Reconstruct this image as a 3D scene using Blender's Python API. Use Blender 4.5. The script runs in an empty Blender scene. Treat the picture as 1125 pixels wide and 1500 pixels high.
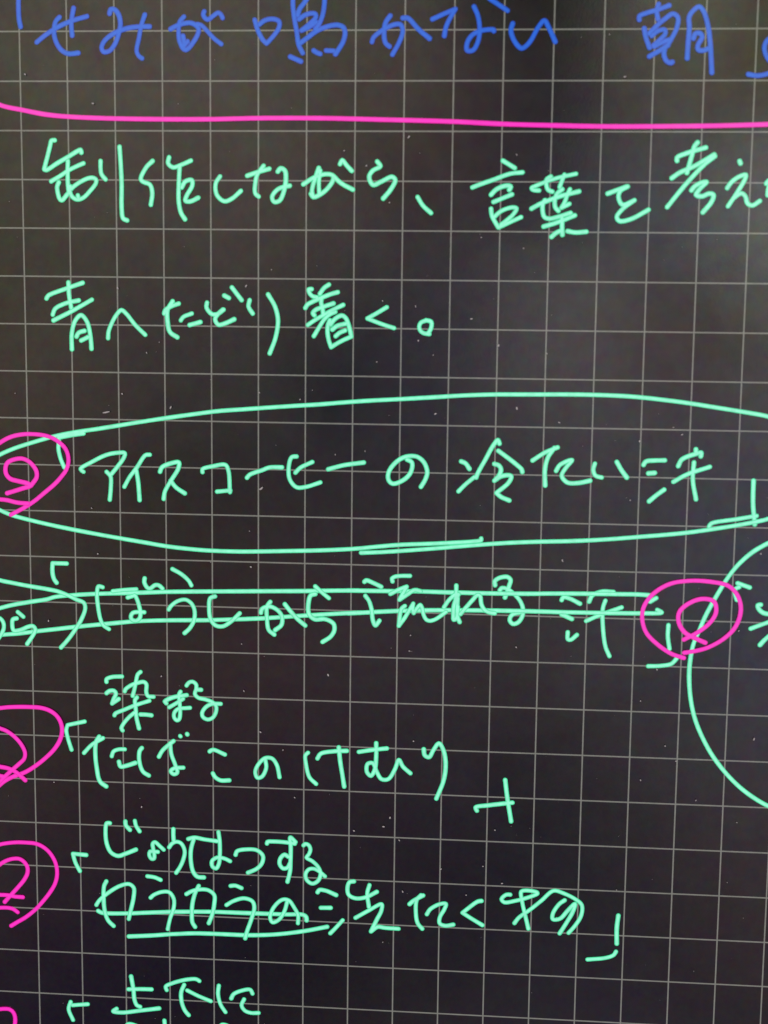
import bpy, bmesh, math, random
from mathutils import Matrix, Vector, noise
from mathutils.geometry import delaunay_2d_cdt

# ---------------------------------------------------------------- camera
# One ruled cell of the screen is 7 mm; x runs right, y runs up the page, the
# screen lies face up in the plane z = 0 with the grid's first corner at 0,0.
CELL = 0.007
CAM_ROT = [[0.996096, -0.023291, 0.08515], [0.01144, 0.990491, 0.137097], [-0.087534, -0.135588, 0.986891]]
CAM_LOC = [10.3978, -5.4841, 31.4435]
LENS = 70.637

scene = bpy.context.scene
col = scene.collection
cam_data = bpy.data.cameras.new('camera')
cam = bpy.data.objects.new('camera', cam_data)
col.objects.link(cam)
m = Matrix(CAM_ROT).to_4x4()
m.translation = Vector(CAM_LOC) * CELL
cam.matrix_world = m
cam_data.sensor_fit = 'HORIZONTAL'
cam_data.sensor_width = 36.0
cam_data.lens = LENS
cam_data.clip_start = 0.01
cam_data.clip_end = 50.0
cam_data.dof.use_dof = True
cam_data.dof.focus_distance = 0.232
cam_data.dof.aperture_fstop = 24.0
scene.camera = cam

# ---------------------------------------------------------------- light: the dim room the glass mirrors
world = bpy.data.worlds.new('World')
scene.world = world
world.use_nodes = True
nt = world.node_tree
nt.nodes.clear()
N, LK = nt.nodes, nt.links
out = N.new('ShaderNodeOutputWorld')
bg = N.new('ShaderNodeBackground')
bg.inputs['Strength'].default_value = 1.0
LK.new(bg.outputs[0], out.inputs[0])
tc = N.new('ShaderNodeTexCoord')
warp = N.new('ShaderNodeTexNoise')
warp.inputs['Scale'].default_value = 7.0
warp.inputs['Detail'].default_value = 2.0
LK.new(tc.outputs['Generated'], warp.inputs['Vector'])
w1 = N.new('ShaderNodeVectorMath'); w1.operation = 'SUBTRACT'
LK.new(warp.outputs['Color'], w1.inputs[0]); w1.inputs[1].default_value = (.5, .5, .5)
w2 = N.new('ShaderNodeVectorMath'); w2.operation = 'SCALE'
LK.new(w1.outputs[0], w2.inputs[0]); w2.inputs['Scale'].default_value = 0.05
w3 = N.new('ShaderNodeVectorMath'); w3.operation = 'ADD'
LK.new(tc.outputs['Generated'], w3.inputs[0]); LK.new(w2.outputs[0], w3.inputs[1])
DIR = w3.outputs[0]
ROOM = (0.45, 0.40, 0.42)
# soft bright and dim patches of the room: direction x, y, radius, colour
PATCHES = [
    (-0.344, -0.459, 0.26, -0.32, -0.243, -0.23),
    (-0.217, -0.477, 0.26, -0.254, -0.118, -0.006),
    (-0.078, -0.487, 0.26, 0.47, 0.134, 0.003),
    (0.065, -0.488, 0.26, -0.138, 0.076, 0.198),
    (0.205, -0.478, 0.26, 0.102, 0.043, 0.171),
    (-0.363, -0.346, 0.26, 0.271, 0.12, 0.133),
    (-0.23, -0.361, 0.26, 0.113, -0.03, 0.027),
    (-0.083, -0.37, 0.26, -0.676, -0.314, -0.235),
    (0.069, -0.37, 0.26, 0.129, -0.092, -0.041),
    (0.217, -0.362, 0.26, 0.002, -0.03, -0.214),
    (-0.378, -0.216, 0.26, 0.01, 0.119, 0.062),
    (-0.241, -0.227, 0.26, -0.087, -0.094, -0.142),
    (-0.087, -0.232, 0.26, 0.638, 0.291, 0.325),
    (0.073, -0.233, 0.26, -0.161, 0.029, -0.019),
    (0.227, -0.227, 0.26, 0.65, 0.572, 0.898),
    (-0.386, -0.074, 0.26, 0.574, 0.223, 0.236),
    (-0.246, -0.077, 0.26, 0.108, 0.125, 0.031),
    (-0.089, -0.079, 0.26, -0.423, -0.22, -0.118),
    (0.075, -0.08, 0.26, 0.468, 0.317, 0.337),
    (0.233, -0.078, 0.26, 0.122, 0.249, 0.494),
    (-0.386, 0.074, 0.26, 0.009, 0.297, -0.159),
    (-0.246, 0.077, 0.26, 0.458, 0.304, 0.41),
    (-0.089, 0.079, 0.26, 0.614, 0.441, 0.195),
    (0.075, 0.08, 0.26, 2.067, 1.882, 2.033),
    (0.233, 0.078, 0.26, 1.298, 1.245, 0.622),
    (-0.378, 0.216, 0.26, 0.302, 0.122, 0.227),
    (-0.241, 0.227, 0.26, 1.136, 0.988, 0.609),
    (-0.087, 0.232, 0.26, -0.271, -0.051, 0.002),
    (0.073, 0.233, 0.26, -0.32, -0.09, -0.227),
    (0.227, 0.227, 0.26, -0.084, -0.096, -0.374),
    (0.02, 0.129, 0.11, 0.229, 0.018, -0.002),
    (0.05, 0.099, 0.11, -2.093, -1.699, -1.443),
    (-0.05, 0.119, 0.11, -0.769, -0.847, -0.807),
    (0.06, 0.02, 0.11, -0.177, 0.017, -0.186),
    (0.119, 0.069, 0.11, -0.464, -0.225, 0.31),
    (-0.08, -0.03, 0.11, -0.544, -0.488, -0.273),
    (0.02, 0.168, 0.11, -1.842, -1.516, -1.207),
    (0.079, 0.138, 0.11, 1.645, 1.209, 0.782),
    (0.137, 0.137, 0.11, -2.326, -2.24, -2.181),
    (0.158, 0.02, 0.11, 0.057, 0.482, 0.256),
    (-0.02, 0.05, 0.11, -1.188, -1.103, -0.979),
    (-0.049, 0.177, 0.11, 0.852, 0.551, 0.502),
    (0.119, 0.0, 0.11, -1.736, -2.095, -2.117),
    (0.176, 0.098, 0.11, 1.125, 0.985, 0.976),
    (0.039, 0.215, 0.11, -0.731, -0.905, -1.052),
    (0.097, 0.214, 0.11, 1.756, 1.821, 1.862),
]
acc = None
def add_rgb(a, b_, socket_a=True):
    n = N.new('ShaderNodeVectorMath'); n.operation = 'ADD'
    if isinstance(a, tuple): n.inputs[0].default_value = a
    else: LK.new(a, n.inputs[0])
    LK.new(b_, n.inputs[1])
    return n.outputs[0]
acc = ROOM
for px, py, rad, *colr in PATCHES:
    d = N.new('ShaderNodeVectorMath'); d.operation = 'DISTANCE'
    LK.new(DIR, d.inputs[0])
    d.inputs[1].default_value = (px, py, math.sqrt(max(0.0, 1 - px * px - py * py)))
    mr = N.new('ShaderNodeMapRange'); mr.interpolation_type = 'SMOOTHERSTEP'
    mr.inputs['From Min'].default_value = 0.0
    mr.inputs['From Max'].default_value = rad
    mr.inputs['To Min'].default_value = 1.0
    mr.inputs['To Max'].default_value = 0.0
    LK.new(d.outputs['Value'], mr.inputs['Value'])
    s = N.new('ShaderNodeVectorMath'); s.operation = 'SCALE'
    s.inputs[0].default_value = tuple(colr)
    LK.new(mr.outputs[0], s.inputs['Scale'])
    acc = add_rgb(acc, s.outputs[0])
mx = N.new('ShaderNodeVectorMath'); mx.operation = 'MAXIMUM'
LK.new(acc, mx.inputs[0]); mx.inputs[1].default_value = (0.05, 0.05, 0.05)
# nothing lights the space below the screen
sep = N.new('ShaderNodeSeparateXYZ'); LK.new(tc.outputs['Generated'], sep.inputs[0])
up = N.new('ShaderNodeMapRange')
up.inputs['From Min'].default_value = -0.25
up.inputs['From Max'].default_value = 0.25
up.inputs['To Min'].default_value = 0.02
up.inputs['To Max'].default_value = 1.0
LK.new(sep.outputs['Z'], up.inputs['Value'])
dk = N.new('ShaderNodeVectorMath'); dk.operation = 'SCALE'
LK.new(mx.outputs[0], dk.inputs[0]); LK.new(up.outputs[0], dk.inputs['Scale'])
LK.new(dk.outputs[0], bg.inputs['Color'])

vs = scene.view_settings
vs.view_transform = 'Standard'
vs.look = 'None'
vs.exposure = 0.0
vs.gamma = 1.0
vs.use_curve_mapping = False
scene.cycles.filter_width = 1.5

# ---------------------------------------------------------------- materials
GLASS_ROUGH = 0.11
def srgb(r, g, b_):
    f = lambda c: c / 12.92 if c <= 0.04045 else ((c + 0.055) / 1.055) ** 2.4
    return (f(r / 255), f(g / 255), f(b_ / 255))

def new_mat(name):
    mt = bpy.data.materials.new(name)
    mt.use_nodes = True
    return mt, mt.node_tree, mt.node_tree.nodes['Principled BSDF']

def glass_gloss(tree, bsdf):
    """the same smudged anti-glare glass lies over every lit and unlit pixel"""
    co = tree.nodes.new('ShaderNodeTexCoord')
    n = tree.nodes.new('ShaderNodeTexNoise')
    n.inputs['Scale'].default_value = 45.0
    n.inputs['Detail'].default_value = 5.0
    n.inputs['Roughness'].default_value = 0.6
    n.inputs['Distortion'].default_value = 0.6
    tree.links.new(co.outputs['Object'], n.inputs['Vector'])
    mr = tree.nodes.new('ShaderNodeMapRange')
    mr.inputs['From Min'].default_value = 0.3
    mr.inputs['From Max'].default_value = 0.7
    mr.inputs['To Min'].default_value = GLASS_ROUGH - 0.03
    mr.inputs['To Max'].default_value = GLASS_ROUGH + 0.04
    tree.links.new(n.outputs['Fac'], mr.inputs['Value'])
    tree.links.new(mr.outputs[0], bsdf.inputs['Roughness'])
    # wiped-over patches reflect a little more or less
    sp = tree.nodes.new('ShaderNodeMapRange')
    sp.inputs['From Min'].default_value = 0.3
    sp.inputs['From Max'].default_value = 0.7
    sp.inputs['To Min'].default_value = 0.44
    sp.inputs['To Max'].default_value = 0.56
    tree.links.new(n.outputs['Fac'], sp.inputs['Value'])
    tree.links.new(sp.outputs[0], bsdf.inputs['Specular IOR Level'])
    # faint oily colour of the coating
    oil = tree.nodes.new('ShaderNodeTexNoise')
    oil.inputs['Scale'].default_value = 420.0
    oil.inputs['Detail'].default_value = 4.0
    oil.inputs['Roughness'].default_value = 0.75
    tree.links.new(co.outputs['Object'], oil.inputs['Vector'])
    mix = tree.nodes.new('ShaderNodeMix'); mix.data_type = 'RGBA'; mix.blend_type = 'MIX'
    mix.inputs['Factor'].default_value = 0.45
    mix.inputs[6].default_value = (1, 1, 1, 1)
    gain = tree.nodes.new('ShaderNodeVectorMath'); gain.operation = 'SCALE'
    gain.inputs['Scale'].default_value = 2.0
    tree.links.new(oil.outputs['Color'], gain.inputs[0])
    tree.links.new(gain.outputs[0], mix.inputs[7])
    tree.links.new(mix.outputs[2], bsdf.inputs['Specular Tint'])
    # anti-glare etch
    et = tree.nodes.new('ShaderNodeTexNoise')
    et.inputs['Scale'].default_value = 2600.0
    et.inputs['Detail'].default_value = 2.0
    tree.links.new(co.outputs['Object'], et.inputs['Vector'])
    bp = tree.nodes.new('ShaderNodeBump')
    bp.inputs['Strength'].default_value = 0.05
    bp.inputs['Distance'].default_value = 0.00004
    tree.links.new(et.outputs['Fac'], bp.inputs['Height'])
    tree.links.new(bp.outputs[0], bsdf.inputs['Normal'])
    return co

def panel_material():
    mt, tree, bsdf = new_mat('dark_screen_glass')
    co = glass_gloss(tree, bsdf)
    # fine coloured grain of the switched-off pixels
    g = tree.nodes.new('ShaderNodeTexNoise')
    g.inputs['Scale'].default_value = 1500.0
    g.inputs['Detail'].default_value = 3.0
    tree.links.new(co.outputs['Object'], g.inputs['Vector'])
    hs = tree.nodes.new('ShaderNodeHueSaturation')
    hs.inputs['Saturation'].default_value = 1.2
    tree.links.new(g.outputs['Color'], hs.inputs['Color'])
    mul = tree.nodes.new('ShaderNodeVectorMath'); mul.operation = 'MULTIPLY'
    tree.links.new(hs.outputs[0], mul.inputs[0])
    mul.inputs[1].default_value = (0.017, 0.015, 0.017)
    tree.links.new(mul.outputs[0], bsdf.inputs['Base Color'])
    return mt

def ink_material(name, rgb, strength=1.0, vary=0.06):
    mt, tree, bsdf = new_mat(name)
    co = glass_gloss(tree, bsdf)
    bsdf.inputs['Base Color'].default_value = (0.01, 0.01, 0.01, 1)
    n = tree.nodes.new('ShaderNodeTexNoise')
    n.inputs['Scale'].default_value = 900.0
    n.inputs['Detail'].default_value = 2.0
    tree.links.new(co.outputs['Object'], n.inputs['Vector'])
    mr = tree.nodes.new('ShaderNodeMapRange')
    mr.inputs['From Min'].default_value = 0.25
    mr.inputs['From Max'].default_value = 0.75
    mr.inputs['To Min'].default_value = strength * (1 - vary)
    mr.inputs['To Max'].default_value = strength * (1 + vary)
    tree.links.new(n.outputs['Fac'], mr.inputs['Value'])
    bsdf.inputs['Emission Color'].default_value = (*rgb, 1)
    tree.links.new(mr.outputs[0], bsdf.inputs['Emission Strength'])
    return mt

MAT = {
    'panel': panel_material(),
    'grid': ink_material('lit_grid_line', (0.178, 0.178, 0.156), 1.0, 0.10),
    'teal': ink_material('lit_teal_ink', srgb(80, 226, 164), 1.0, 0.08),
    'teal_core': ink_material('lit_teal_ink_core', srgb(146, 249, 210), 1.0, 0.10),
    'pink': ink_material('lit_pink_ink', srgb(236, 26, 172)),
    'pink_core': ink_material('lit_pink_ink_core', srgb(255, 46, 198)),
    'blue': ink_material('lit_blue_ink', srgb(10, 76, 190)),
    'blue_core': ink_material('lit_blue_ink_core', srgb(24, 98, 212)),
}
mt, tree, bsdf = new_mat('black_housing')
bsdf.inputs['Base Color'].default_value = (0.02, 0.02, 0.022, 1)
bsdf.inputs['Roughness'].default_value = 0.45
MAT['housing'] = mt
mt, tree, bsdf = new_mat('pale_dust')
bsdf.inputs['Base Color'].default_value = (0.74, 0.72, 0.72, 1)
bsdf.inputs['Roughness'].default_value = 0.9
MAT['dust'] = mt

# ---------------------------------------------------------------- helpers
def link_mesh(name, verts, faces, mat, parent=None):
    me = bpy.data.meshes.new(name)
    me.from_pydata(verts, [], faces)
    me.materials.append(mat)
    me.update()
    o = bpy.data.objects.new(name, me)
    col.objects.link(o)
    if parent: o.parent = parent
    return o

def empty(name, parent=None):
    o = bpy.data.objects.new(name, None)
    o.empty_display_size = 0.01
    col.objects.link(o)
    if parent: o.parent = parent
    return o

def decode(s):
    return [[tuple(int(c) / 1000 for c in q.split(',')) for q in st.split()] for st in s.split(';')]

def smooth(pts, step=0.045):
    """centripetal Catmull-Rom through the points; a point given twice is a sharp corner"""
    runs, cur = [], []
    for p in pts:
        if cur and p == cur[-1]:
            runs.append(cur); cur = [p]
        else:
            cur.append(p)
    runs.append(cur)
    out_ = []
    for run in runs:
        P = [Vector(p) for p in run]
        if len(P) == 1:
            out_ += P; continue
        E = [P[0] * 2 - P[1]] + P + [P[-1] * 2 - P[-2]]
        for i in range(1, len(E) - 2):
            p0, p1, p2, p3 = E[i - 1:i + 3]
            t0 = 0.0
            t1 = t0 + max((p1 - p0).length, 1e-4) ** 0.5
            t2 = t1 + max((p2 - p1).length, 1e-4) ** 0.5
            t3 = t2 + max((p3 - p2).length, 1e-4) ** 0.5
            n = max(1, int(math.ceil((p2 - p1).length / step)))
            for k in range(n):
                t = t1 + (t2 - t1) * k / n
                a1 = p0 * ((t1 - t) / (t1 - t0)) + p1 * ((t - t0) / (t1 - t0))
                a2 = p1 * ((t2 - t) / (t2 - t1)) + p2 * ((t - t1) / (t2 - t1))
                a3 = p2 * ((t3 - t) / (t3 - t2)) + p3 * ((t - t2) / (t3 - t2))
                b1 = a1 * ((t2 - t) / (t2 - t0)) + a2 * ((t - t0) / (t2 - t0))
                b2 = a2 * ((t3 - t) / (t3 - t1)) + a3 * ((t - t1) / (t3 - t1))
                out_.append(b1 * ((t2 - t) / (t2 - t1)) + b2 * ((t - t1) / (t2 - t1)))
        out_.append(P[-1])
    res = [out_[0]]
    for p in out_[1:]:
        if (p - res[-1]).length > 0.004: res.append(p)
    return res

rng = random.Random(11)
def pen_polys(strokes, width):
    """polygons swept by a round pen whose pressure drifts a little"""
    polys, cores = [], []
    for st in strokes:
        pts = smooth(st)
        seed = rng.random() * 100
        base = width * rng.uniform(0.96, 1.05)
        n = len(pts)
        L = [0.0]
        for i in range(1, n): L.append(L[-1] + (pts[i] - pts[i - 1]).length)
        rad = []
        for i in range(n):
            k = 1 + 0.07 * noise.noise(Vector((seed, L[i] * 1.3, 0))) + 0.03 * noise.noise(Vector((seed, L[i] * 6, 3)))
            e = min(L[i], L[-1] - L[i])
            k *= 1.05 - 0.05 * min(1, e / 0.12)
            rad.append(0.5 * base * k)
        core_rad = [r * 0.58 for r in rad]
        for dest, rr in ((polys, rad), (cores, core_rad)):
            for i in range(n):
                sides = 14 if i in (0, n - 1) else 10
                dest.append([pts[i] + Vector((math.cos(2 * math.pi * j / sides + seed), math.sin(2 * math.pi * j / sides + seed))) * rr[i] for j in range(sides)])
                if i < n - 1:
                    d = (pts[i + 1] - pts[i]).normalized()
                    q = Vector((-d.y, d.x))
                    dest.append([pts[i] - q * rr[i], pts[i + 1] - q * rr[i + 1], pts[i + 1] + q * rr[i + 1], pts[i] + q * rr[i]])
    return polys, cores

def union_sheet(polys, z):
    """one flat sheet covering all the polygons, without overlaps"""
    vv, ff = [], []
    for p in polys:
        ff.append(list(range(len(vv), len(vv) + len(p))))
        vv += p
    r = delaunay_2d_cdt(vv, [], ff, 1, 1e-5, True)
    near = {}                                  # where the pen went, to tell ink from the gaps it ran round
    for p in polys:
        if len(p) == 4:
            a, b_ = (p[0] + p[3]) / 2, (p[1] + p[2]) / 2
            item = (a, b_, (p[3] - p[0]).length / 2, (p[2] - p[1]).length / 2)
            for i in range(math.floor(min(a.x, b_.x) * 8 - .6), math.floor(max(a.x, b_.x) * 8 + .6) + 1):
                for j in range(math.floor(min(a.y, b_.y) * 8 - .6), math.floor(max(a.y, b_.y) * 8 + .6) + 1):
                    near.setdefault((i, j), []).append(item)
    def inked(c):
        for a, b_, ra, rb in near.get((math.floor(c.x * 8), math.floor(c.y * 8)), ()):
            d = b_ - a
            t = max(0.0, min(1.0, (c - a).dot(d) / max(d.length_squared, 1e-12)))
            if (c - a - d * t).length <= ra + (rb - ra) * t + 5e-4: return True
        return False
    verts = [(v.x * CELL, -v.y * CELL, z) for v in r[0]]
    faces = []
    for f_ in r[2]:
        if not inked((r[0][f_[0]] + r[0][f_[1]] + r[0][f_[2]]) / 3): continue
        a, b_, c = (Vector(verts[i]) for i in f_[:3])
        faces.append(tuple(f_) if (b_ - a).cross(c - a).z > 0 else tuple(reversed(f_)))
    return verts, faces

def ink_mesh(name, swept, z, colour, parent):
    """a lit stroke: saturated rim and, a hair above it, its brighter core"""
    v1, f1 = union_sheet(swept[0], z)
    v2, f2 = union_sheet(swept[1], z + 0.000004)
    o = link_mesh(name, v1 + v2, f1 + [tuple(i + len(v1) for i in f_) for f_ in f2], MAT[colour], parent)
    o.data.materials.append(MAT[colour + '_core'])
    for k in range(len(f1), len(f1) + len(f2)): o.data.polygons[k].material_index = 1
    return o

# ---------------------------------------------------------------- the screen
X0, X1, Y0, Y1 = -12.55, 29.6, -10.5, 34.6      # lit area in cells
screen = empty('display_screen')
screen['label'] = 'dark grid-ruled display screen covered in glowing teal, pink and blue handwriting'
screen['category'] = 'screen'

def rounded_slab(name, x0, x1, y0, y1, zb, zt, r, bev, mat, parent):
    bm = bmesh.new()
    ring = []
    for cx, cy, a0 in ((x1 - r, y1 - r, 0), (x0 + r, y1 - r, 90), (x0 + r, y0 + r, 180), (x1 - r, y0 + r, 270)):
        for k in range(9):
            a = math.radians(a0 + k * 90 / 8)
            ring.append((cx + r * math.cos(a), cy + r * math.sin(a)))
    f_ = bm.faces.new([bm.verts.new((x, y, zt)) for x, y in ring])
    ex = bmesh.ops.extrude_face_region(bm, geom=[f_])
    for v in ex['geom']:
        if isinstance(v, bmesh.types.BMVert): v.co.z = zb
    bmesh.ops.recalc_face_normals(bm, faces=bm.faces)
    if bev:
        ed = [e for e in bm.edges if all(abs(v.co.z - zt) < 1e-9 for v in e.verts)]
        bmesh.ops.bevel(bm, geom=ed, offset=bev, segments=2, affect='EDGES')
    me = bpy.data.meshes.new(name)
    bm.to_mesh(me); bm.free()
    me.materials.append(mat)
    o = bpy.data.objects.new(name, me)
    col.objects.link(o)
    o.parent = parent
    return o

C_ = CELL
rounded_slab('glass_panel', (X0 - .9) * C_, (X1 + .9) * C_, -(Y1 + .9) * C_, -(Y0 - .9) * C_, -0.0012, 0.0, 0.006, 0.0004, MAT['panel'], screen)
rounded_slab('housing', (X0 - 1.1) * C_, (X1 + 1.1) * C_, -(Y1 + 1.1) * C_, -(Y0 - 1.1) * C_, -0.0075, -0.0012, 0.0075, 0.0, MAT['housing'], screen)

# ruled grid, one flat lattice
GW = 0.029
verts, faces = [], []
xs = [X0] + [v for k in range(math.ceil(X0), math.floor(X1) + 1) for v in (k - GW / 2, k + GW / 2)] + [X1]
ys = [Y0] + [v for k in range(math.ceil(Y0), math.floor(Y1) + 1) for v in (k - GW / 2, k + GW / 2)] + [Y1]
idx = {}
for j, y in enumerate(ys):
    for i, x in enumerate(xs):
        idx[i, j] = len(verts); verts.append((x * C_, -y * C_, 0.00003))
for j in range(len(ys) - 1):
    for i in range(len(xs) - 1):
        if i % 2 or j % 2:
            faces.append((idx[i, j + 1], idx[i + 1, j + 1], idx[i + 1, j], idx[i, j]))
link_mesh('ruled_grid', verts, faces, MAT['grid'], screen)

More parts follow.
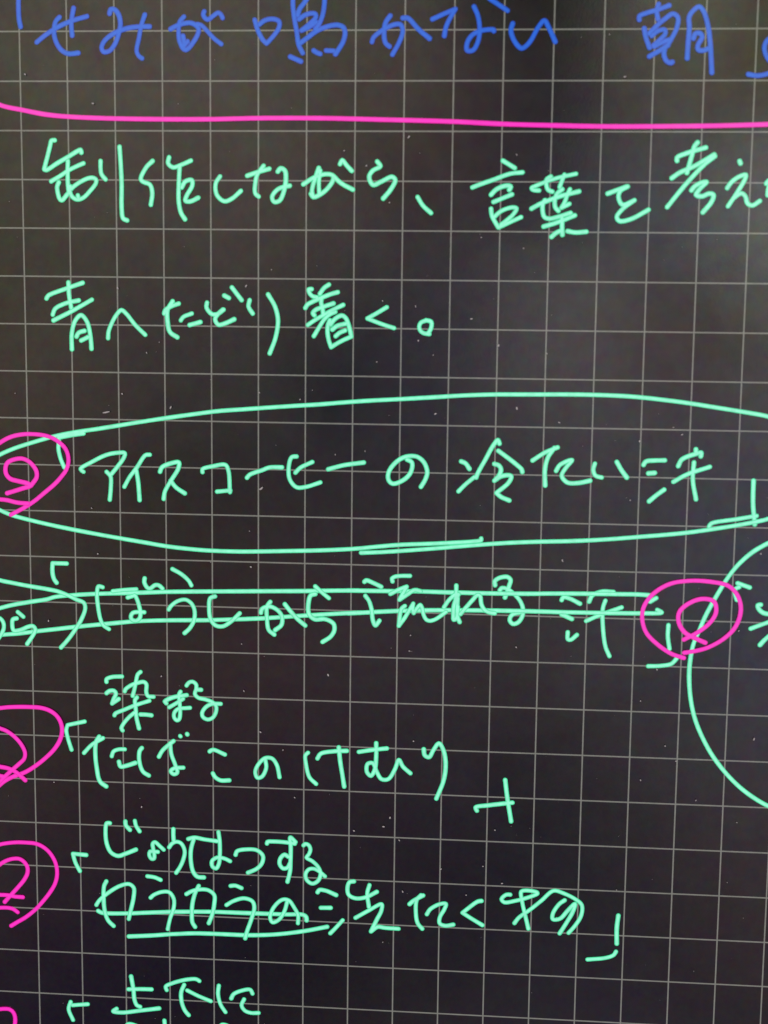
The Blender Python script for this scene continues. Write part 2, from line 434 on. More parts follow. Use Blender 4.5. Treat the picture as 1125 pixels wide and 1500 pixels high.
WRITING = [
  ('title_line', 'blue handwritten title line above the long pink rule', 'blue', [
    ('corner_bracket', '334,-942 12,-944 12,-944 2,-718 -5,-401 6,-220 32,-93'),
    ('hiragana_character', '367,218 553,78 796,-71 1086,-197 1437,-295;1158,-459 1121,-283 1104,-125 1120,89;858,-280 775,-194 737,10 772,201 884,374 1027,448 1243,435'),
    ('hiragana_character', '1911,-347 1936,-428 2021,-423 2101,-324 2137,-143 2096,60 2012,264 1891,400 1771,413 1734,331 1798,195 1991,51 2279,-52 2517,-83 2745,-86;2648,-321 2574,-119 2519,152 2469,401 2520,506 2582,547'),
    ('hiragana_character', '3182,-34 3314,-99 3454,-142 3592,-155 3689,-120 3765,-38 3743,81 3645,239 3547,352 3492,378 3436,345 3409,292;3461,-277 3378,-185 3353,-79 3348,53 3361,185 3402,285;3438,106 3454,186 3465,278;3450,305 3534,212;3731,-128 3814,-110 3924,-11 4076,148 4235,268;3882,-378 3863,-321 3898,-249 3960,-219 4057,-281 4175,-353 4230,-313 4264,-247'),
    ('kanji_character', '4927,-208 4983,-19 5091,183 5171,260 5171,260 5325,94 5428,-62 5428,-174 5302,-224 5138,-198 5020,-118;5717,-697 5710,-511 5741,-240 5794,47 5833,291 5916,449;5808,-297 5845,-411 5949,-546 6052,-695;6357,-693 6354,-508 6322,-309 6256,-137 6175,-23;5838,-218 5957,-296 6084,-331 6173,-316 6181,-252 6070,-138 5891,4;5906,-3 6055,-67 6189,-159;5870,248 6011,148 6190,20 6398,-65 6621,-100 6741,-57 6779,36 6750,208 6588,472;5658,521 5879,615;6140,400 6207,443 6275,467;6394,400 6550,408'),
    ('hiragana_character', '7331,235 7363,146 7583,-18 7813,-110 7915,-97 7953,37 7887,237 7751,483;7696,-275 7605,-143 7575,80 7609,259 7689,326;7950,-230 8051,-229 8276,-6 8500,172'),
    ('hiragana_character', '8549,-205 8777,-306 9014,-402 9014,-402 8907,-226 8827,-49 8798,120;9384,-445 9465,-267 9507,-2 9475,242 9377,406 9263,406 9260,264 9358,109 9539,21 9790,8 9792,31;9691,-600 9874,-484 10058,-364'),
    ('hiragana_character', '10167,-113 10134,27 10227,254 10359,369 10511,254 10684,-46 10799,-170 10890,-30 11026,241'),
    ('kanji_character', '12681,-176 12679,-243 12824,-307 13018,-361 13260,-448;13051,-473 13019,-342 13049,-187;12785,-8 12821,160 12902,365;12887,89 13053,-79 13196,-198 13339,-288 13439,-221 13429,-29 13332,186 13263,306;12938,137 13057,41 13191,18 13206,90 13088,221 12981,317;12994,341 13187,246 13284,210;12903,534 13071,438 13264,318;13204,366 13192,498 13250,624 13338,660 13361,643;13653,572 13659,283 13672,-28 13659,-220 13728,-339 13847,-422 13935,-338 14031,-75 14094,285 14147,849;13761,188 13794,97 13891,92 13931,164 13856,308 13860,404 13953,423 14074,376'),
    ('corner_bracket', '15305,157 15188,252 15158,383 15214,551 15330,695 15359,803 15264,863 15096,906 14999,906 14863,882'),
  ]),
  ('rule_line', 'long pink hand-drawn rule running under the blue title', 'pink', [
    ('', '-1311,1012 -446,1478 48,1586 541,1676 976,1717 2002,1757 3939,1769 4992,1747 6293,1746 7557,1772 9049,1811 10033,1857 11025,1882 11984,1901 13073,1899 14290,1884 15298,1856 16564,1808'),
  ]),
  ('handwritten_line', 'teal handwritten line directly under the pink rule', 'teal', [
    ('kanji_character', '717,2197 646,2204 615,2306 546,2551 477,2790 477,2790 520,2804 758,2666 1003,2529 1189,2420 1261,2393 1277,2447;622,3036 825,2919 998,2809 1170,2726 1320,2664;987,2618 979,2795 979,3068 997,3274;786,3056 749,3138 761,3275 801,3398 844,3423 960,3301;1028,3137 1019,3232 1067,3349 1173,3406 1302,3368 1461,3216 1577,3066 1578,2991 1493,2957 1336,2998 1106,3136 1048,3191;1188,3321 1195,3355;1683,2616 1681,2765 1700,2888 1784,2990;2088,2326 2110,2689 2124,3097 2118,3582 2147,3787 2232,3828'),
    ('kanji_character', '2785,2612 2649,2742 2531,2984 2588,3039 2723,3094 2771,3261 2738,3503;3132,2537 3111,2656 3207,2740 3399,2684 3591,2602;3353,2721 3335,3054 3328,3426 3377,3667 3460,3797;3396,3147 3473,3024 3608,2998 3615,3109 3498,3313 3471,3417 3567,3432 3740,3356'),
    ('hiragana_character', '4198,2919 4108,3057 4130,3294 4286,3423 4442,3371 4634,3210'),
    ('hiragana_character', '4768,2903 4999,2825 5229,2760;5109,2700 4976,2881 4936,3053 4936,3260 5008,3324;5406,2815 5464,2750 5552,2793 5575,2964 5531,3222 5443,3404 5332,3430 5287,3331 5398,3180 5553,3119 5655,3101'),
    ('hiragana_character', '5938,3070 6149,2940 6413,2862 6554,2896 6546,3003 6371,3218 6151,3327 6098,3263;6258,2739 6193,2919 6119,3198 6142,3327;6289,2790 6260,3026 6270,3253;6554,2896 6722,3045 6965,3172;6697,2660 6741,2583 6829,2681 6940,2796'),
    ('hiragana_character', '7463,2606 7530,2700 7378,2786 7300,2914 7381,3076 7555,3007 7773,2912 7839,2976 7746,3168 7594,3349'),
    ('punctuation_mark', '8303,3315 8414,3486 8582,3634'),
    ('kanji_character', '10030,2581 10274,2725;9419,3118 9559,3062 9854,2959 10184,2841 10434,2811;9804,3261 9913,3152 10115,3078 10201,3096 10173,3161;9856,3407 10230,3252;9810,3543 9832,3682 9967,3919 9967,3919 10206,3807 10426,3707;9888,3699 10016,3589 10236,3514 10329,3532 10258,3660 10022,3863'),
    ('kanji_character', '10776,3171 10653,3160 10622,3124 10749,3063 10931,2989 11114,2928 11260,2891 11515,2836;11009,2892 10924,2953 10921,3050 10960,3158 11047,3194;11283,2855 11249,2939 11192,3103;10632,3536 10784,3450 11003,3358 11246,3272 11465,3216 11587,3186;10904,3365 10863,3426 10861,3584 10901,3705 11013,3735 11196,3691 11427,3617;11248,3145 11147,3230 11101,3364 11117,3509 11180,3576;11402,3144 11355,3241 11299,3411 11240,3515 11240,3515 11398,3435;10887,3894 11113,3825 11308,3751 11515,3665;11258,3727 11262,3873 11274,4056;11053,4100 11143,4020 11247,3971;11376,3982 11537,4007 11757,3991'),
    ('hiragana_character', '12164,3228 12350,3155 12546,3084;12561,3084 12412,3175 12386,3311 12467,3447 12707,3355 12707,3355 12484,3522 12362,3689 12416,3771 12644,3733 12994,3543'),
    ('kanji_character', '13921,2211 13864,2286 13812,2494 13733,2809;13528,2570 13526,2510 13718,2420 14090,2309;13435,2915 13582,2809 13879,2674 14261,2448;14277,2478 14059,2658 13770,2973 13539,3260 13365,3487;13837,3153 13895,3078 14042,2996 14132,2987 14017,3107 13931,3243 14053,3272 14187,3217 14278,3241 14245,3376 14081,3588'),
    ('hiragana_character', '14768,2575 14787,2617;14544,3105 14615,2999 14760,2885 14902,2843 14896,2909 14771,3148 14574,3465 14574,3465 14687,3299 14834,3208 14912,3268 14957,3402 15055,3447 15201,3356'),
    ('hiragana_character', '15596,2889 15454,2925 15355,2961 15314,3012;15386,3019 15356,3134 15350,3241'),
  ]),
  ('handwritten_line', 'short teal handwritten line ending in a small round full stop', 'teal', [
    ('kanji_character', '475,5463 511,5405 902,5251 1262,5127;954,5121 960,5361 1005,5650;603,5800 655,5678 897,5555 1172,5494;616,5921 993,5733 1455,5476;1005,6523 1010,6183 1090,5915 1216,5802 1339,5936 1409,6226 1429,6507;1109,6254 1160,6171 1286,6131;1208,6335 1358,6261'),
    ('hiragana_character', '1791,6279 1808,6124 1962,5808 2087,5686 2185,5757 2381,5996 2591,6196'),
    ('hiragana_character', '3001,5747 3026,5675 3175,5587 3313,5537;3185,5490 3075,5674 3073,5915 3121,6131 3278,6240;3355,5887 3409,5814 3592,5740;3541,5981 3772,5916'),
    ('hiragana_character', '3912,5511 3902,5616 4019,5749 4156,5733 4264,5651;4254,5651 4156,5733 4082,5854 4155,5968 4302,5933 4489,5849;4280,5359 4377,5410;4441,5190 4646,5450'),
    ('hiragana_character', '4817,5448 4792,5582 4880,5725;5206,5325 5352,5576 5416,5862 5363,6222 5241,6550'),
    ('kanji_character', '6122,5207 6059,5214 6084,5301 6148,5357 6238,5375;6484,5110 6389,5173 6294,5299;5990,5597 6035,5527 6149,5463 6352,5373 6530,5303 6669,5264;6333,5386 6321,5474 6353,5599 6367,5724;6182,5745 6150,5701 6201,5638 6353,5574 6582,5496;6043,5948 6164,5864 6354,5749 6557,5634 6785,5525;6621,5671 6507,5722 6393,5824 6292,5976 6172,6179;6508,5847 6470,5936 6458,6062 6485,6250 6537,6401;6521,5935 6622,5808 6762,5744 6838,5793 6903,5943 6962,6175 6962,6175 6740,6278 6537,6401;6560,6035 6661,5959 6839,5912;6631,6173 6713,6102 6828,6051'),
    ('hiragana_character', '7695,5561 7488,5687 7291,5798 7291,5798 7566,5900 7852,5990'),
    ('punctuation_mark', '8512,5825 8407,5871 8374,5965 8421,6058 8535,6094 8621,5981 8619,5849 8512,5821;8535,6094 8585,6101'),
  ]),
  ('handwritten_line', 'teal handwritten line inside the wide teal oval', 'teal', [
    ('corner_bracket', '1226,8306 987,8346 678,8410;685,8472 671,8642 712,8850 789,9045'),
    ('katakana_character', '1213,9133 1147,9076 1402,8914 1722,8757 1974,8707 2120,8712 2097,8809 1944,9021 1823,9167;1717,9122 1801,9220 1805,9455 1778,9723'),
    ('katakana_character', '2662,8735 2568,8747 2380,9012 2219,9224 2100,9436;2363,9074 2403,9324 2430,9716'),
    ('katakana_character', '2880,9095 2923,9000 3145,8902 3292,8888 3276,9019 3116,9283 2982,9521 2954,9678;3110,9283 3220,9421 3414,9548'),
    ('katakana_character', '3800,9086 3800,9023 4036,8951 4298,8920 4360,9048 4390,9500;4113,9495 4401,9463'),
    ('long_vowel_mark', '4757,9185 4820,9116 5080,9017 5249,8952 5509,8946'),
    ('katakana_character', '5819,8708 5716,8725 5654,8917 5676,9201 5822,9364 6029,9349 6329,9249;5795,9054 5898,8948 6156,8819'),
    ('long_vowel_mark', '6493,8967 6802,8878 7249,8807'),
    ('hiragana_character', '8161,8727 8264,8786 8241,8992 8090,9160 7860,9242 7772,9156 7780,8991 7931,8783 8134,8666 8364,8661 8519,8781 8589,8984 8550,9139 8460,9296'),
    ('kanji_character', '9296,8743 9388,8783 9472,8897;9250,9377 9396,9224 9575,9070;9616,9077 9647,8985 9798,8700 9957,8398 10053,8281 10087,8355;10066,8504 10224,8616 10441,8778 10559,8883 10577,8940;9989,8782 10081,8810 10132,8892 10101,9009 9997,9136 9997,9136 10135,9041 10299,9013 10349,9037 10294,9171 10044,9393 10044,9393 10145,9474 10319,9545'),
    ('hiragana_character', '10783,8694 11031,8526 11294,8409;11229,8420 11099,8626 11045,8882 11058,9213;11277,8902 11354,8773 11602,8667 11467,8847 11395,9001 11510,9137 11726,9147 11986,9091'),
    ('hiragana_character', '12075,8733 12044,8861 12098,8986 12224,9019;12524,8688 12619,8848 12739,9008'),
    ('kanji_character', '13074,8738 13121,8666 13310,8642 13508,8633;13180,8913 13309,8900;13215,9496 13360,9365 13515,9245;13785,8748 13854,8610 14146,8484 14244,8462 14238,8537;14133,8393 14135,8454;13698,9079 13965,8921 14429,8750;14104,8666 14093,9020 14174,9433'),
    ('corner_bracket', '15329,9018 15340,9498 15394,9928;14465,9996 14502,9934 15043,9825 15425,9749'),
  ]),
  ('drawn_oval', 'wide teal hand-drawn oval round one line of writing', 'teal', [
    ('', '-922,8975 -622,8801 -298,8658 79,8531 615,8374 988,8294 1519,8207 2048,8114 2575,8021 3100,7934 3624,7853 4145,7779 4730,7728 5248,7683 5764,7641 6279,7602 6792,7552 7303,7508 8016,7460 8727,7408 9333,7362 9988,7331 10473,7323 10974,7315 11474,7306 12072,7306 12569,7318 12966,7341 13462,7388 13958,7445 14453,7516 14947,7587 15243,7632 15563,7691 16401,7982 16835,8436 16897,8857 16471,9404 15660,9805 15440,9866 15048,9952 14556,10045 14062,10129 13565,10192 13066,10245 12566,10299 12064,10343 11560,10376 11054,10399 10546,10427 10056,10466 9393,10534 8778,10602 8058,10673 7645,10709 7206,10736'),
    ('', '9747,10365 9748,10401 9595,10431 9289,10459 8776,10498 8057,10542 7541,10597 7023,10657 6296,10708 5513,10743 4726,10774 4398,10778 3871,10770 3342,10736 2972,10698 2548,10635 2017,10558 1485,10477 952,10389 418,10291 -117,10177 -384,10109 -651,10004 -970,9831'),
  ]),
  ('struck_line', 'teal handwritten line crossed out by two long strokes', 'teal', [
    ('corner_bracket', '810,11138 495,11138 495,11138 488,11327 521,11486 576,11565'),
    ('hiragana_character', '1595,11637 1503,11619 1468,11781 1481,12021 1536,12342 1603,12481 1723,12558;2144,11847 2266,11807 2301,11794 2344,11871 2403,12060 2422,12181 2400,12304 2312,12359 2226,12326 2209,12257 2253,12183 2367,12160 2506,12161;2522,11415 2513,11502 2572,11613 2633,11637 2755,11556 2833,11562 2910,11629'),
    ('hiragana_character', '3132,11195 3338,11309 3488,11444 3544,11542;3044,12085 3097,12005 3236,11897 3409,11857 3530,11923 3598,12042 3615,12198 3579,12355 3492,12497 3387,12596'),
    ('hiragana_character', '4061,11767 3954,11810 3929,12030 3960,12269 4059,12398 4218,12422 4397,12316 4596,12122'),
    ('hiragana_character', '5059,12097 5079,12016 5229,11952 5387,12007 5506,12143 5506,12343 5368,12467;5261,11852 5190,11953 5190,12232 5230,12471 5349,12567;5576,11894 5703,12050 5861,12220 6019,12347'),
    ('hiragana_character', '6231,11487 6369,11610 6527,11736;6232,11653 6134,11688 6088,11848 6097,12086 6216,12202 6451,12195 6629,12289 6649,12427 6572,12569 6395,12695'),
    ('kanji_character', '7286,11359 7325,11327 7481,11381 7645,11456;7309,11662 7388,11771 7448,11967 7470,12164 7530,12301 7615,12192;7886,11336 7874,11273 7939,11229 8079,11209 8257,11204;7843,11605 8005,11517 8190,11437 8190,11437 8099,11605 8039,11725 8039,11725 8208,11602 8362,11506 8486,11531;8157,11856 8088,11913 8051,12096 8030,12295 8030,12295 8168,12093 8335,11796 8335,11796 8321,11914 8346,12009 8346,12009 8429,11880 8483,11823 8531,11908 8556,12034 8620,12143 8698,12164 8821,12121 8974,12006 9035,11957'),
    ('hiragana_character', '9242,11384 9241,11526 9232,11683;9291,11571 9203,11794 9191,11999 9201,12125 9254,12092 9281,11839;9275,11661 9270,11865 9273,12036 9326,12171;8987,11863 9078,11719 9207,11582;9339,12000 9462,11843 9593,11686 9699,11572 9750,11596 9778,11765 9847,11891 9965,11947 10066,11958'),
    ('hiragana_character', '10061,11358 10051,11274 10149,11198 10315,11173 10383,11230 10353,11375 10275,11615;10163,11465 10204,11413 10287,11419 10371,11459 10507,11574 10610,11707 10664,11876 10642,12029 10554,12151 10454,12180 10386,12105 10417,12002 10516,11948 10665,11918'),
    ('kanji_character', '11467,11637 11500,11575 11637,11601 11853,11704;11476,11942 11692,12036;11614,12324 11619,12477 11683,12484 11808,12375;12042,11655 12102,11522 12311,11430 12544,11432;11991,12071 12284,11931 12724,11757;12381,11623 12335,11777 12341,12126 12412,12606 12503,12814'),
    ('corner_bracket', '13709,12107 13705,12347 13749,12616;13318,13003 13593,12985 13803,12934 13904,12822'),
    ('strike_stroke', '-818,12202 -703,12166 -416,12086 -35,12009 364,11936 522,11884 927,11832 1411,11790 2135,11750 2936,11703 3535,11678 4280,11653 4992,11629 5996,11597 6643,11570 7151,11552 6937,11558 7716,11548 8416,11536 9035,11538 9652,11537 10037,11534 10804,11520 11251,11503 12016,11486 12694,11475 13032,11470 13285,11480;13435,11537 13311,11618'),
    ('strike_stroke', '-833,12790 -718,12767 -526,12742 -308,12721 101,12656 508,12599 1077,12517 1724,12437 2329,12366 2931,12328 3531,12306 3880,12296 4278,12272 5071,12220 5861,12145 6647,12074 7234,12029 6941,12057 7527,12008 8033,11969 8499,11944 9080,11923 9660,11910 10237,11901 10813,11895 11005,11895 11432,11895 11858,11892 12707,11880 13130,11871 13560,11841 13465,11788'),
    ('strike_stroke', '1815,11719 2056,11684 2337,11660'),
  ]),
  ('drawn_tail', 'teal curved tail and kana cut off at the left edge', 'teal', [
    ('', '-801,11495 -688,11544 -405,11597 -27,11658 350,11711 613,11760 856,11852 1006,11923 1174,11993 1201,12115 1112,12362 957,12612 802,12824 647,13000'),
    ('hiragana_character', '-860,12364 -709,12388 -634,12471 -622,12603 -669,12718 -758,12854 -875,12953'),
    ('hiragana_character', '-302,12238 -179,12340;-328,12380 -414,12407 -432,12521 -401,12653 -258,12639 -85,12564 30,12542 85,12610 35,12734 -108,12944'),
  ]),
  ('drawn_circle', 'large teal hand-drawn circle cut off at the right edge', 'teal', [
    ('', '16560,10113 16076,10187 15715,10301 15516,10412 15318,10556 15083,10794 14889,11066 14736,11342 14583,11636 14450,11926 14338,12229 14237,12511 14191,12814 14177,13117 14199,13462 14254,13808 14351,14153 14512,14518 14737,14903 15024,15265 15351,15582 15674,15811 15974,15967 16354,16070 16854,16071'),
  ]),
  ('handwritten_line', 'teal character with a bracket beside the large teal circle', 'teal', [
    ('corner_bracket', '15350,11257 15098,11173;15132,11256 15061,11292 15046,11365 15097,11527'),
    ('kanji_character', '15591,11614 15531,11628 15552,11703 15641,11782 15787,11809 15932,11792;15407,12129 15556,12065 15771,11979 15938,11918;15613,12471 15703,12360 15831,12236 15948,12132;15927,11679 15920,12057 15925,12435'),
  ]),
  ('handwritten_line', 'two small teal characters written above the smoke line', 'teal', [
    ('kanji_character', '1652,13735 1653,13674 1769,13622 1998,13601;1649,13987 1717,13933 1819,13929 1859,13986 1803,14118 1768,14217 1768,14217 1918,14107;2411,13486 2349,13542 2307,13706 2265,13898 2229,14028;2055,13932 2069,13891 2185,13798 2347,13732 2482,13707 2536,13753 2534,13943 2573,14023 2694,14032;1818,14479 1839,14437 2043,14344 2261,14245 2599,14124;2323,14059 2282,14115 2294,14305 2311,14523 2363,14753;2259,14408 2136,14515 2012,14670 1970,14767 1997,14814;2400,14438 2515,14438 2643,14449'),
    ('hiragana_character', '3292,13896 3256,13962 3271,14157 3280,14385 3255,14517 3207,14543 3150,14488 3151,14373 3241,14280 3386,14262 3499,14250;2944,14128 2984,14094 3146,14023 3428,13969;2944,14128 2975,14167;3039,14255 3193,14160 3347,14053'),
    ('hiragana_character', '3421,13761 3470,13695 3551,13668 3630,13722 3638,13819 3605,13942 3677,14021 3837,14056 3998,14115 4070,14194 4069,14324 3996,14457 3884,14502 3779,14449 3764,14351 3853,14218 3981,14152 4174,14142;3662,13842 3742,13843'),
  ]),
  ('handwritten_line', 'teal handwritten line starting beside the third pink ring', 'teal', [
    ('corner_bracket', '1146,14646 762,14739 762,14739 731,14854 767,15050 841,15296'),
    ('hiragana_character', '1120,15360 1295,15170 1552,15006;1469,14975 1394,15101 1375,15375 1400,15672 1469,15993 1610,16102;1742,15410 1783,15300 1906,15246 2038,15241;1902,15528 1935,15636 2072,15611 2269,15539'),
    ('hiragana_character', '2419,15196 2370,15263 2357,15486 2438,15731 2569,15815;2797,15380 2881,15233 3126,15012;3053,15064 3075,15310 3161,15554 3203,15725 3120,15763 3058,15696 3136,15629 3340,15606;3273,14893 3282,14903;3428,14843 3433,14853'),
    ('hiragana_character', '3925,15218 3997,15176 4263,15274;3995,15709 4043,15791 4164,15861 4358,15853'),
    ('hiragana_character', '5156,15359 5174,15539 5079,15742 4979,15770 4932,15639 5009,15455 5156,15317 5303,15324 5409,15470 5468,15738'),
    ('hiragana_character', '6093,15162 6035,15224 6048,15415 6125,15712 6272,15857;6298,15285 6368,15175 6647,15111 6938,15088;6763,15017 6795,15326 6844,15624 6887,15892'),
    ('hiragana_character', '7200,15102 7519,15042 7808,15001;7575,14891 7578,15177 7552,15476 7467,15629 7379,15543 7394,15363 7505,15341 7594,15534 7700,15692 7845,15686 7987,15459 8072,15247 8160,15393 8324,15536'),
    ('hiragana_character', '8605,14989 8630,15124 8723,15162 8818,14992 8931,14846 9032,15002 9083,15297 9048,15656 8894,16081'),
    ('corner_bracket', '10369,15604 10417,15959 10516,16523;9775,16314 9745,16243 10020,16184 10535,16103'),
  ]),
  ('handwritten_line', 'teal handwritten line above the underlined laundry line', 'teal', [
    ('corner_bracket', '1136,17696 834,17680 834,17680 885,17876 985,18075'),
    ('hiragana_character', '1683,16937 1613,16940 1581,17172 1614,17444 1702,17616 1858,17685 2023,17627 2263,17520;2032,16881 2039,16964 2132,17073;2246,16859 2269,16967 2349,17097'),
    ('hiragana_character', '2888,17496 2800,17416 2691,17330 2643,17367 2649,17465 2675,17603 2667,17709 2612,17718 2563,17636 2580,17552 2662,17548 2757,17551'),
    ('hiragana_character', '3109,17012 3106,17138 3114,17263;3011,17435 3073,17348 3168,17299 3264,17319 3331,17407 3360,17531 3322,17715 3246,17886 3163,18016'),
    ('hiragana_character', '3437,17230 3572,17191 3796,17223 4080,17252;3564,17212 3497,17466 3495,17759 3547,17988 3636,18089 3783,18099;4113,17042 4141,17270 4140,17605 4119,17773 4057,17881 3976,17842 3964,17717 4079,17628 4241,17642 4371,17699'),
    ('hiragana_character', '4493,17547 4526,17462 4729,17411 4972,17422 5101,17541 5081,17709 4972,17839 4769,17945'),
    ('hiragana_character', '5191,17258 5202,17219 5356,17204 5598,17210 5807,17234;5823,17197 5710,17094 5719,17301 5715,17634 5704,17869 5648,18114;5663,17537 5582,17494 5493,17578 5473,17712 5551,17812 5647,17788 5704,17685'),
    ('hiragana_character', '6000,17264 6040,17229 6113,17251 6154,17349 6117,17467 6066,17539 6195,17613 6325,17740 6382,17888 6326,18057 6198,18130 6076,18052 6048,17920 6116,17808 6228,17786 6357,17847 6479,17950'),
  ]),
  ('handwritten_line', 'teal struck and underlined handwritten line near the bottom', 'teal', [
    ('katakana_character', '1582,18289 1530,18397 1514,18653 1538,18992 1610,19201 1733,19323;1346,18852 1409,18751 1640,18540 1890,18381 2097,18329 2199,18408 2197,18620 2131,18921 2079,19144'),
    ('katakana_character', '2511,18128 2675,18146 2810,18199;2580,18623 2650,18557 2836,18476 3001,18477 3102,18620 3100,18832 3016,19090 2960,19340'),
    ('katakana_character', '3668,18298 3585,18471 3522,18727 3508,18982 3519,19151 3580,19254;3388,18501 3503,18432 3667,18382 3872,18385 4014,18493 4013,18704 3963,18960 3888,19154'),
    ('katakana_character', '4382,18265 4484,18252 4626,18304;4287,18712 4442,18612 4687,18537 4870,18600 4911,18745 4849,19001 4747,19303 4706,19466'),
    ('hiragana_character', '5641,18584 5581,18797 5460,18993 5318,19063 5265,18960 5338,18725 5540,18526 5682,18540 5804,18703 5886,18867 5886,19057'),
    ('kanji_character', '6318,18321 6358,18265 6499,18275 6729,18365;6392,18674 6610,18664;6606,19253 6706,19143 6878,18937;7120,18033 7020,18059 6977,18207 7011,18352 7164,18420 7384,18384 7624,18248;7462,18101 7416,18291 7455,18603;7160,18868 7448,18687 7735,18527 7729,18673 7631,18888 7505,19167 7505,19167 7652,19054 7813,19067 8114,19074'),
    ('hiragana_character', '8347,18497 8426,18419 8643,18283;8595,18277 8505,18386 8489,18699 8533,18927 8634,19048;8729,18709 8799,18593 9004,18466 9143,18451 9106,18586 9017,18758 9012,18904 9132,18953 9311,18919'),
    ('hiragana_character', '9915,18348 9837,18364 9505,18638 9505,18638 9726,18773 9946,18900'),
    ('kanji_character', '10535,18176 10450,18180 10349,18286 10412,18355 10624,18316 10895,18231 11124,18120 11113,18095 10857,18065 10772,18094 10794,18308 10870,18628 10946,18930;10642,18819 10735,18688 10970,18497 11203,18288 11469,18043 11674,18087 11950,18217 12082,18336 12079,18569 11966,18790 11818,18985;11713,18246 11596,18341 11466,18563 11469,18689 11622,18670 11787,18476 11936,18318 11890,18507 11761,18764 11625,19005'),
    ('corner_bracket', '12874,18538 12850,18819 12861,19178;12850,19358 12802,19440 12634,19513 12244,19570'),
    ('strike_stroke', '1385,18990 1467,19029 1965,19022 2461,18981 3079,18930 3130,18928 3951,18888 4768,18879 5581,18869 6007,18861 6068,18909 6076,18984'),
    ('underline', '2074,19554 2290,19535 2662,19499 3075,19449 3127,19446 3538,19409 4154,19396 4767,19391 5379,19343 5988,19241 6534,19109'),
  ]),
  ('handwritten_line', 'teal handwritten line cut off by the bottom edge', 'teal', [
    ('corner_bracket', '1113,21205 760,21249;720,21172 670,21345 766,21602'),
    ('kanji_character', '2116,20493 2165,20796 2189,21047 2240,21170 2316,21202;2050,20802 2321,20781 2581,20774;1776,21278 1695,21344 1897,21362 2315,21292 2750,21215'),
    ('kanji_character', '2926,20774 2903,20692 3083,20593 3394,20498 3601,20480 3669,20520;3324,20627 3254,20810 3270,21061 3337,21237 3423,21340;3392,20756 3633,20869 3925,20982'),
    ('hiragana_character', '4109,20604 4091,20801 4148,21049 4258,21223;4389,20893 4441,20790 4629,20694 4818,20663 4869,20753;4680,20895 4622,21041 4697,21163 4834,21209 5006,21200'),
    ('kanji_character', '1962,21728 2040,21626 2242,21665 2483,21826;2868,21497 2877,21659 2882,21876'),
    ('hiragana_character', '4112,21608 4181,21522 4319,21550 4490,21713'),
  ]),
  ('circled_letter', 'pink ring round a letter at the left end of the teal oval', 'pink', [
    ('drawn_ring', '-714,8613 -616,8548 -453,8451 -291,8388 -98,8350 110,8341 349,8360 540,8413 697,8507 823,8630 884,8785 889,8942 838,9100 732,9244 585,9405 356,9599 128,9786 -85,9926 -280,10033 -403,10100'),
    ('handwritten_letter', '62,9448 -25,9405 -233,9359 -393,9315 -479,9222 -497,9097 -449,8969 -303,8896 -126,8872 17,8928 127,9036 186,9145 187,9271 120,9375 38,9464 -108,9511 -319,9582 -473,9630;-742,9766 -645,9767 -484,9779 -260,9827 -18,9845'),
  ]),
  ('circled_letter', 'pink ring crossed by the large teal circle at the right', 'pink', [
    ('drawn_ring', '14051,12795 13795,12716 13491,12519 13250,12273 13155,11971 13188,11709 13368,11443 13697,11226 14114,11145 14575,11158 14913,11235 15109,11437 15185,11737 15095,12086 14875,12345 14548,12552 14298,12634 14056,12685'),
    ('handwritten_letter', '14036,12402 14325,12232 14568,12016 14677,11795 14625,11572 14380,11522 14091,11639 13921,11818 13917,12035 14051,12249 14288,12372 14481,12454'),
  ]),
  ('circled_letter', 'pink ring cut off at the left beside the tobacco bracket', 'pink', [
    ('drawn_ring', '-856,14414 -757,14402 -559,14375 -329,14359 -66,14353 164,14361 359,14412 521,14521 616,14674 646,14838 609,15038 474,15274 239,15516 -12,15717 -230,15850 -463,15943 -664,16051 -800,16165 -885,16244'),
    ('handwritten_letter', '-866,14811 -768,14857 -605,14917 -410,15059 -266,15236 -200,15400 -223,15533 -341,15654 -543,15837 -696,15985 -832,16124;-888,15726 -789,15735 -575,15772 -411,15849 -314,15928 -209,16024;-894,15943 -794,15947 -679,15968'),
  ]),
  ('circled_letter', 'pink open ring cut off at the left edge near the bottom', 'pink', [
    ('drawn_ring', '-928,17589 -833,17538 -644,17495 -425,17468 -207,17466 -20,17478 135,17535 288,17655 409,17840 460,18012 464,18203 414,18396 301,18593 140,18808 -52,19025 -276,19213 -467,19334 -611,19430'),
    ('handwritten_letter', '-941,18107 -844,18007 -685,17905 -527,17853 -387,17851 -279,17918 -211,18026 -209,18170 -288,18333 -433,18515 -594,18698 -747,18874;-955,18707 -861,18711 -657,18713 -516,18735 -328,18742;-963,19029 -868,19016 -679,19007 -554,19033 -454,19101'),
  ]),
  ('drawn_curve', 'pink curve cut off at the bottom left corner', 'pink', [
    ('', '-1020,21435 -927,21426 -802,21410 -693,21420 -610,21484 -570,21602 -577,21763 -630,22023'),
  ]),
]
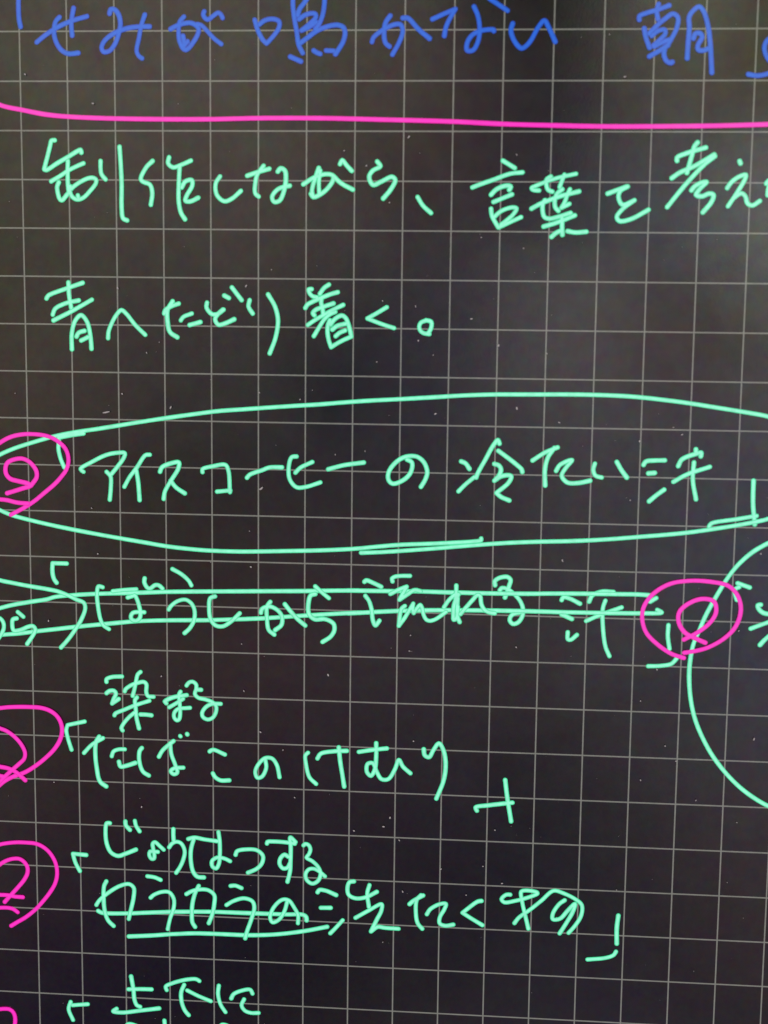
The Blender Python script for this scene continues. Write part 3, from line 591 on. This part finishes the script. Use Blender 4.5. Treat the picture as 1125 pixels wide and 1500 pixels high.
DUST = '117,866 1544,1454 12101,110 12429,932 10492,4337 9622,4123 10309,2465 6784,2393 7727,3433 7244,2693 8107,2117 2015,5228 2622,6573 4747,5157 5280,4814 2895,6345 8675,6534 8295,5536 7610,5432 7498,6693 9454,5778 8362,6242 -246,7475 2083,7447 3129,7717 5029,7374 1385,9911 1505,10901 4815,10326 4844,11100 5892,7503 6149,7304 8742,7754 7273,8565 6646,8650 12973,8244 13651,7946 13835,8092 11459,10786 12824,9479 10429,7596 11312,7888 390,12408 2875,13563 4642,12790 6523,13412 8286,12487 8269,12830 10534,12676 15540,10536 15161,12179 13501,13061 4690,13830 443,16043 5547,15117 5052,14733 5806,16176 7111,16872 7757,16751 7896,16545 10172,16725 8103,17046 8384,14812 2405,16526 8193,18208 9581,18221 9021,17656 10353,17920 9931,17553 7772,19390 12816,17954 13242,15487 13973,15038 13182,13753 14422,15885 15300,16339 13732,14717 15576,14499 10026,6318 11021,6472 10430,7610'
LINT = ['1662,7858 1729,7846 1810,7827', '5029,9424 5058,9416 5102,9371']
HAIR = '7878,8472 7848,8372 7897,8256'

WIDTH = {'teal': 0.092, 'pink': 0.092, 'blue': 0.098}
layer = 0
for name, label, colour, chars in WRITING:
    solo = all(not cn for cn, _ in chars)
    base = 0.00019 if colour == 'pink' else 0.00006
    if solo:
        layer += 1
        swept = pen_polys(sum((decode(s) for cn, s in chars), []), WIDTH[colour])
        part = ink_mesh(name, swept, base + (layer % 14) * 0.000008, colour, screen)
    else:
        part = empty(name, screen)
        for cn, s in chars:
            layer += 1
            ink_mesh(cn or 'pen_stroke', pen_polys(decode(s), WIDTH[colour]), base + (layer % 14) * 0.000008, colour, part)
    part['label'] = label

# ---------------------------------------------------------------- dust lying on the glass
rd = random.Random(5)
verts, faces = [], []
def speck(x, y, r, elong=1.0, ang=0.0, z=0.00032):
    n = 7
    b0 = len(verts)
    for lvl, (rr, zz) in enumerate(((1.0, 0.0), (0.65, 0.7))):
        for k in range(n):
            a = 2 * math.pi * k / n
            q = r * rr * (1 + 0.35 * noise.noise(Vector((x * 31 + math.cos(a), y * 31 + math.sin(a), 0))))
            dx, dy = q * elong * math.cos(a), q * math.sin(a)
            verts.append((x + dx * math.cos(ang) - dy * math.sin(ang), y + dx * math.sin(ang) + dy * math.cos(ang), z + zz * r * 0.6))
    for k in range(n):
        k2 = (k + 1) % n
        faces.append((b0 + k, b0 + k2, b0 + n + k2, b0 + n + k))
    faces.append(tuple(b0 + n + k for k in range(n)))
for st in decode(DUST)[0]:
    speck(st[0] * C_, -st[1] * C_, rd.uniform(0.00006, 0.000115), rd.uniform(1.0, 2.2), rd.uniform(0, 3.14))
for k in range(420):
    speck(rd.uniform(X0 + 8, X1 - 8) * C_, -rd.uniform(Y0 + 6, Y1 - 6) * C_, rd.uniform(0.00001, 0.000036), rd.uniform(1.0, 2.5), rd.uniform(0, 3.14))
dust = link_mesh('dust', verts, faces, MAT['dust'])
dust['kind'] = 'stuff'
dust['label'] = 'fine pale dust specks scattered over the dark glass'
dust['category'] = 'dust'

def fibre(name, pts, r, label):
    vs_, fs_ = [], []
    P = smooth(pts, 0.02)
    n = 6
    for i, p in enumerate(P):
        a = P[max(0, i - 1)]; b_ = P[min(len(P) - 1, i + 1)]
        d = (b_ - a).normalized(); q = Vector((-d.y, d.x))
        tp = r * (0.45 + 0.55 * math.sin(math.pi * (i + 0.5) / len(P)))
        for k in range(n):
            an = 2 * math.pi * k / n
            c = p * C_
            vs_.append((c.x + q.x * tp * math.cos(an), -(c.y + q.y * tp * math.cos(an)), 0.00032 + tp + tp * math.sin(an)))
    for i in range(len(P) - 1):
        for k in range(n):
            k2 = (k + 1) % n
            fs_.append((i * n + k, i * n + k2, (i + 1) * n + k2, (i + 1) * n + k))
    fs_.append(tuple(range(n))); fs_.append(tuple((len(P) - 1) * n + k for k in range(n)))
    o = link_mesh(name, vs_, fs_, MAT['dust'])
    o['label'] = label; o['category'] = 'lint'
fibre('lint_fibre', decode(LINT[0])[0], 0.00011, 'short pale lint fibre lying just above the wide teal oval')
fibre('lint_fibre', decode(LINT[1])[0], 0.00012, 'pale bent lint fibre lying below the first long dash inside the oval')
